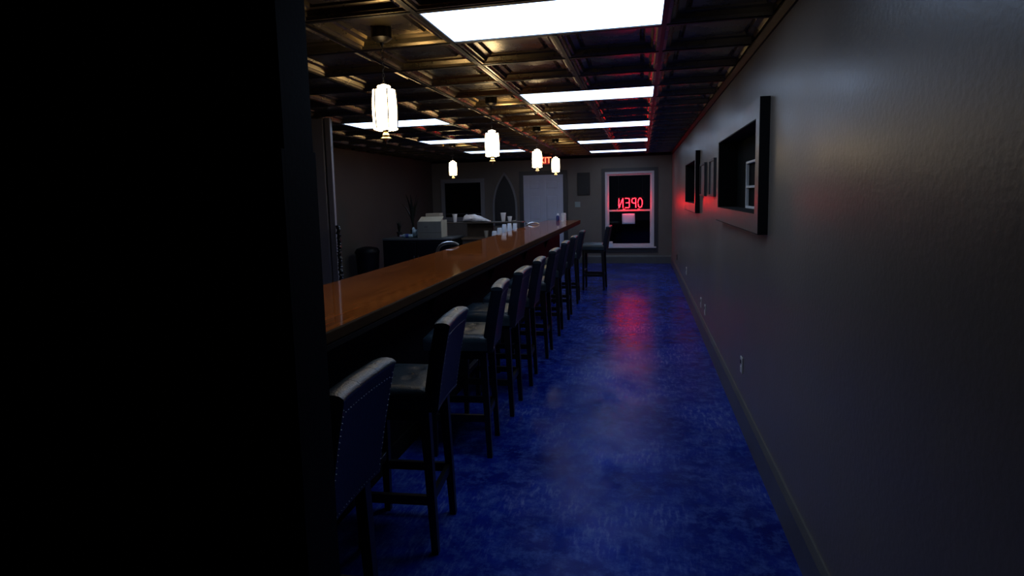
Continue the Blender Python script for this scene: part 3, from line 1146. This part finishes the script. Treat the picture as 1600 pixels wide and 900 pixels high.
# back bar hutch: lower counter, back board, shelf, posts
hu = thing('back_counter', 'brown wooden back counter between the cooler and the bar', 'counter', (-3.03, 10.55, 0))
obj('counter_top', B(rbox, -0.265, 0.285, -0.22, 0.30, 0.89, 0.925, 0.004, 1), 'brown_board', hu)
obj('cabinet', B(box, -0.255, 0.275, -0.19, 0.29, 0.08, 0.8895), 'shelf_board', hu)
obj('plinth', B(box, -0.24, 0.26, -0.15, 0.28, 0.0, 0.0795), 'panel_black', hu)
hs_ = thing('back_shelf', 'raised brown shelf standing on the back counter, holding cups', 'shelf', (-3.03, 10.65, 0.9255))
obj('back_board', B(box, -0.255, 0.235, 0.05, 0.07, 0.0, 0.2645), 'brown_board', hs_)
obj('shelf_board', B(rbox, -0.665, 0.88, -0.20, 0.15, 0.265, 0.285, 0.003, 1), 'shelf_board', hs_)
obj('shelf_post', B(box, 0.236, 0.268, 0.03, 0.07, 0.0, 0.2645), 'shelf_board', hs_)


def cup_mesh(h, r0, r1, rim=True, inverted=False, stack=1):
    bm_ = bmesh.new()
    prof = [(r0 * 0.9, 0.0), (r0, 0.004), (r1, h - 0.004)]
    for s in range(stack):
        z = h + s * 0.014
        prof += [(r1 + 0.004, z - 0.008 + 0.004), (r1 + 0.005, z), (r1 + 0.001, z + 0.002)]
    zt = prof[-1][1]
    prof += [(r1 - 0.004, zt), (r0 - 0.002, 0.02 + zt - h)]
    lathe(bm_, prof, 20)
    if inverted:
        bm_.transform(Matrix.Translation((0, 0, zt)) @ Matrix.Rotation(math.pi, 4, 'X'))
    return bm_


SHZ = 1.2105
tag(obj('foam_cup', cup_mesh(0.155, 0.03, 0.046), 'foam_white', smooth=True, loc=(at(711.5, 347, Y=10.6).x, 10.58, SHZ)),
    'tall white foam cup beside the white plastic bag', 'cup', 'cups on the back shelf')
tag(obj('foam_cup', cup_mesh(0.165, 0.032, 0.05), 'foam_white', smooth=True, loc=(at(787, 347, Y=10.6).x, 10.58, SHZ)),
    'tall white foam cup on shelf in front of the gothic arch', 'cup', 'cups on the back shelf')
tag(obj('foam_cup', cup_mesh(0.095, 0.03, 0.042), 'foam_white', smooth=True, loc=(at(797, 346, Y=10.6).x, 10.58, SHZ)),
    'short white foam cup on shelf next to a tall one', 'cup', 'cups on the back shelf')
tag(obj('foam_cup', cup_mesh(0.018, 0.032, 0.04), 'paper_tan', smooth=True, loc=(at(803.5, 346, Y=10.6).x, 10.58, SHZ)),
    'small shallow dish on shelf next to the short cup', 'dish')
tag(obj('paper_cup', cup_mesh(0.125, 0.03, 0.042), 'paper_tan', smooth=True, loc=(at(760, 371, Y=10.42).x, 10.42, 0.9255)),
    'tan paper cup standing on the brown back counter', 'cup')


# crumpled white plastic bag on the shelf
def bag_bm(L_, W_, Hh, seed, prof):
    r = random.Random(seed)
    bm_ = bmesh.new()
    nu, nv = 20, 14
    ph = [r.uniform(0, 6.28) for _ in range(8)]
    rings = []
    for i in range(nu + 1):
        t = i / nu
        ring = []
        hh = Hh * prof(t)
        ww = W_ * (0.35 + 0.65 * min(1, prof(t) * 1.2))
        for j in range(nv):
            a = 2 * math.pi * j / nv
            cr = 1 + 0.10 * math.sin(5 * a + ph[0] + 9 * t) + 0.08 * math.sin(11 * t + ph[1] + 3 * a) + 0.05 * math.sin(23 * t + 7 * a + ph[2])
            y = ww / 2 * math.cos(a) * cr
            z = hh / 2 * (1 + math.sin(a) * cr)
            ring.append(bm_.verts.new((L_ * (t - 0.5), y, max(0.0, z))))
        rings.append(ring)
    for A, C in zip(rings, rings[1:]):
        for j in range(nv):
            bm_.faces.new((A[j], A[(j + 1) % nv], C[(j + 1) % nv], C[j]))
    bm_.faces.new(list(reversed(rings[0])))
    bm_.faces.new(rings[-1])
    return bm_


pf = lambda t: 0.12 + 0.88 * (min(1, t / 0.10) ** 0.5) * (1 if t < 0.42 else max(0.02, 1 - ((t - 0.42) / 0.58)) ** 0.85)
tag(obj('plastic_bag', bag_bm(0.54, 0.22, 0.145, 3, pf), 'plastic_bag', smooth=True, angle=80, loc=(-3.06, 10.6, SHZ)),
    'crumpled white plastic bag lying on the back shelf', 'plastic bag')

# cardboard carton with open lid on the cooler
bl, br_ = at(652.5, 372, Y=9.84), at(689.5, 372, Y=9.84)
cw_, chh = (br_.x - bl.x), 0.30
ca = thing('cardboard_box', 'large grey-tan cardboard carton with open flap on the cooler', 'box', ((bl.x + br_.x) / 2, 10.02, 0.9655))
hw = cw_ / 2
obj('lower_tier', B(rbox, -hw, hw, -0.18, 0.16, 0.0, 0.095, 0.003, 1), 'cardboard', ca)
up_ = obj('upper_tier', B(rbox, -hw, hw, -0.18, 0.16, 0.0985, chh, 0.003, 1), 'cardboard', ca)
lid = bmesh.new()
prism(lid, [(-0.178, chh + 0.001), (-0.172, chh + 0.001), (0.0, chh + 0.075), (-0.006, chh + 0.081)], 'x', -hw + 0.02, hw - 0.005)
obj('flap', lid, 'cardboard_top', up_)
obj('side_strip', B(box, hw + 0.0005, hw + 0.004, -0.16, 0.15, 0.01, chh + 0.02), 'cardboard_top', ca)
obj('printed_mark', B(box, -0.09, -0.03, -0.1815, -0.1803, 0.19, 0.215), 'print_dark', up_)
tag(obj('cardboard_box', B(rbox, -0.14, 0.14, -0.10, 0.10, 0, 0.43, 0.004, 1), 'paper_tan', loc=(-3.875, 10.50, 0.9655)),
    'tan carton behind the open cardboard carton on the cooler', 'box')

# clear bottle lying and a clear tub beside it on the cooler
lb = thing('plastic_bottle', 'clear plastic bottle lying on the cooler, lavender cap', 'bottle', (-4.22, 9.92, 0.9665), math.radians(8))
bm = bmesh.new()
lathe(bm, [(0.028, 0.0), (0.034, 0.01), (0.036, 0.09), (0.034, 0.10), (0.036, 0.11), (0.035, 0.16), (0.018, 0.20), (0.014, 0.215)], 18)
bm.transform(Matrix.Translation((0.12, 0, 0.037)) @ Matrix.Rotation(math.radians(-90), 4, 'Y'))
obj('body', bm, 'clear_plastic', lb, True)
bm = bmesh.new()
lathe(bm, [(0.019, 0.205), (0.02, 0.235), (0.016, 0.24)], 16)
bm.transform(Matrix.Translation((0.12, 0, 0.037)) @ Matrix.Rotation(math.radians(-90), 4, 'Y'))
obj('cap', bm, 'lavender', lb, True)
bm = bmesh.new()
lathe(bm, [(0.0372, 0.07), (0.0372, 0.13)], 18, cap=False)
bm.transform(Matrix.Translation((0.12, 0, 0.037)) @ Matrix.Rotation(math.radians(-90), 4, 'Y'))
obj('label_band', bm, 'blue_print', lb, True)
tag(obj('plastic_bag', bag_bm(0.13, 0.12, 0.19, 11, lambda t: 0.86 + 0.14 * math.cos(6 * t)), 'clear_plastic', smooth=True, angle=80, loc=(-4.075, 10.06, 0.9655)),
    'upright clear plastic bag next to the cardboard carton', 'plastic bag')


# dark plants
def plant(loc, hgt, n, seed, label, pot_r=0.06, pot_h=0.12):
    r = random.Random(seed)
    t = thing('potted_plant', label, 'plant', loc)
    pb_ = bmesh.new()
    lathe(pb_, [(pot_r * 0.75, 0), (pot_r, pot_h - 0.015), (pot_r * 1.1, pot_h - 0.012), (pot_r * 1.1, pot_h), (pot_r * 0.9, pot_h)], 16)
    obj('pot', pb_, 'pot_dark', t, True)
    for i in range(n):
        lb_ = bmesh.new()
        a = 2 * math.pi * i / n + r.uniform(-.3, .3)
        L_ = (hgt - pot_h) * r.uniform(0.65, 1.0)
        lean = r.uniform(0.10, 0.34)
        w = r.uniform(0.018, 0.028)
        pv = None
        d = Vector((math.cos(a), math.sin(a), 0))
        s = Vector((-d.y, d.x, 0))
        for k in range(7):
            q = k / 6
            c = d * (lean * L_ * q * q + 0.01) + Vector((0, 0, pot_h - 0.01 + L_ * q * (1 - 0.12 * q)))
            ww = w * (math.sin(math.pi * (0.12 + 0.86 * q)))
            vv_ = [lb_.verts.new(c - s * ww), lb_.verts.new(c + d * 0.004), lb_.verts.new(c + s * ww), lb_.verts.new(c - d * 0.003)]
            if pv:
                for m_ in range(4):
                    lb_.faces.new((pv[m_], pv[(m_ + 1) % 4], vv_[(m_ + 1) % 4], vv_[m_]))
            else:
                lb_.faces.new(vv_)
            pv = vv_
        lb_.faces.new(list(reversed(pv)))
        obj('leaf', lb_, 'leaf_dark', t, True, 60)


plant((-4.28, 10.42, 0.9655), 0.93, 11, 5, 'tall dark spiky potted plant at the back of the cooler')
plant((-4.52, 10.30, 0.9655), 0.34, 9, 8, 'low dark potted plant at the end of the cooler', 0.05, 0.09)
# dark bin next to the cooler
bn = thing('waste_bin', 'black round bin standing beside the cooler', 'bin', (-4.93, 9.75, 0))
bm = bmesh.new()
lathe(bm, [(0.17, 0), (0.215, 0.70), (0.225, 0.70), (0.225, 0.72), (0.205, 0.72), (0.165, 0.02)], 24)
obj('body', bm, 'cooler_black', bn, True)
bm = bmesh.new()
lathe(bm, [(0.228, 0.7205), (0.228, 0.735), (0.19, 0.79), (0.08, 0.82), (0.02, 0.825)], 24)
obj('lid', bm, 'cooler_black', bn, True)

# row of upside-down cups on the ledge
for i, (u, v, h_, st, lab) in enumerate([
        (772.5, 361, 0.075, 3, 'short stack of pale upside-down cups at the near end of the cup row'),
        (780.5, 356, 0.11, 2, 'medium stack of pale upside-down cups next to the short stack'),
        (788, 350.5, 0.135, 3, 'tall stack of pale upside-down cups, third from the short stack'),
        (796, 349, 0.135, 3, 'tall stack of pale upside-down cups, fourth from the short stack'),
        (804.5, 349, 0.12, 2, 'last stack of pale upside-down cups at the far end of the row')]):
    p_ = at(u, v, X=-2.22)
    hh = p_.z - 1.0455
    nst = max(1, int(round((hh - 0.10) / 0.014)))
    base_h = hh - nst * 0.014 + 0.012
    cm = cup_mesh(base_h, 0.034, 0.044, True, True, nst)
    tag(obj('foam_cup', cm, 'foam_blue', smooth=True, loc=(p_.x, p_.y, 1.0455)), lab, 'cup', 'upside-down cups behind the bar')


# chrome gooseneck faucets
def faucet(loc, label):
    t = thing('faucet', label, 'faucet', loc)
    fb = bmesh.new()
    lathe(fb, [(0.03, 0), (0.03, 0.01), (0.02, 0.02), (0.018, 0.06)], 16)
    obj('base', fb, 'steel', t, True)
    sp = bmesh.new()
    pts = [(0, 0, 0.05), (0, 0, 0.13), (0.003, 0, 0.17), (0.015, 0, 0.21), (0.04, 0, 0.245), (0.08, 0, 0.268), (0.13, 0, 0.28), (0.18, 0, 0.283), (0.23, 0, 0.275), (0.27, 0, 0.258)]
    tube(sp, pts, 0.018, 10, taper=[1, 1, 1, 1, 1.05, 1.1, 1.1, 1.0, 0.85, 0.6])
    obj('spout', sp, 'steel', t, True)
    hb = bmesh.new()
    tube(hb, [(0, -0.015, 0.05), (0, -0.04, 0.06), (0, -0.09, 0.085)], 0.007, 8)
    obj('lever', hb, 'steel', t, True)


faucet((-2.345, 6.4, 0.8805), 'curved chrome faucet behind the middle of the bar')
faucet((-2.19, 11.0, 0.8805), 'curved chrome faucet in front of the white door')

# ------------------------------------------------------------------ at the far end of the bar top
cs = thing('cup_stack', 'stack of white paper cups standing on the far end of the bar', 'cup stack', (-1.635, 12.45, BARH + 0.0005))
for k in range(4):
    zc = 0.042 * k
    cbm = bmesh.new()
    lathe(cbm, [(0.052, zc), (0.056, zc + 0.003), (0.056, zc + 0.012), (0.050, zc + 0.014), (0.047, zc + 0.0415)], 20)
    obj('cup', cbm, 'foam_white', cs, True, 35)
bt = thing('dark_bottle', 'dark blue bottle with white cap beside the cup stack on the bar', 'bottle', (-1.77, 12.5, BARH + 0.0005))
bm = bmesh.new()
lathe(bm, [(0.036, 0), (0.038, 0.01), (0.038, 0.085), (0.028, 0.105), (0.016, 0.115)], 18)
obj('body', bm, 'blue_print', bt, True, 40)
bm = bmesh.new()
lathe(bm, [(0.02, 0.115), (0.021, 0.15), (0.016, 0.158)], 16)
obj('cap', bm, 'foam_white', bt, True, 40)

# dark knotted strand hanging at the partition's edge
g0, g1 = at(527.5, 355, Y=5.93), at(534.5, 436, Y=5.93)
gm = bmesh.new()
r = random.Random(4)
pts, tp_ = [], []
for k in range(46):
    q = k / 45
    pts.append((r.uniform(-0.006, 0.006), r.uniform(-0.006, 0.006), -0.62 * q))
    tp_.append(0.75 + 0.5 * abs(math.sin(k * 1.35)))
tube(gm, pts, 0.021, 8, taper=tp_)
gl = thing('hanging_garland', 'black knobbly garland hanging at the partition edge behind the bar', 'garland', (-3.338, 5.925, 1.40))
obj('strand', gm, 'rope_black', gl, True)
obj('hook', B(rbox, -0.0465, 0.006, 0.020, 0.038, -0.012, 0.004, 0.002, 1), 'dark_bronze', gl)
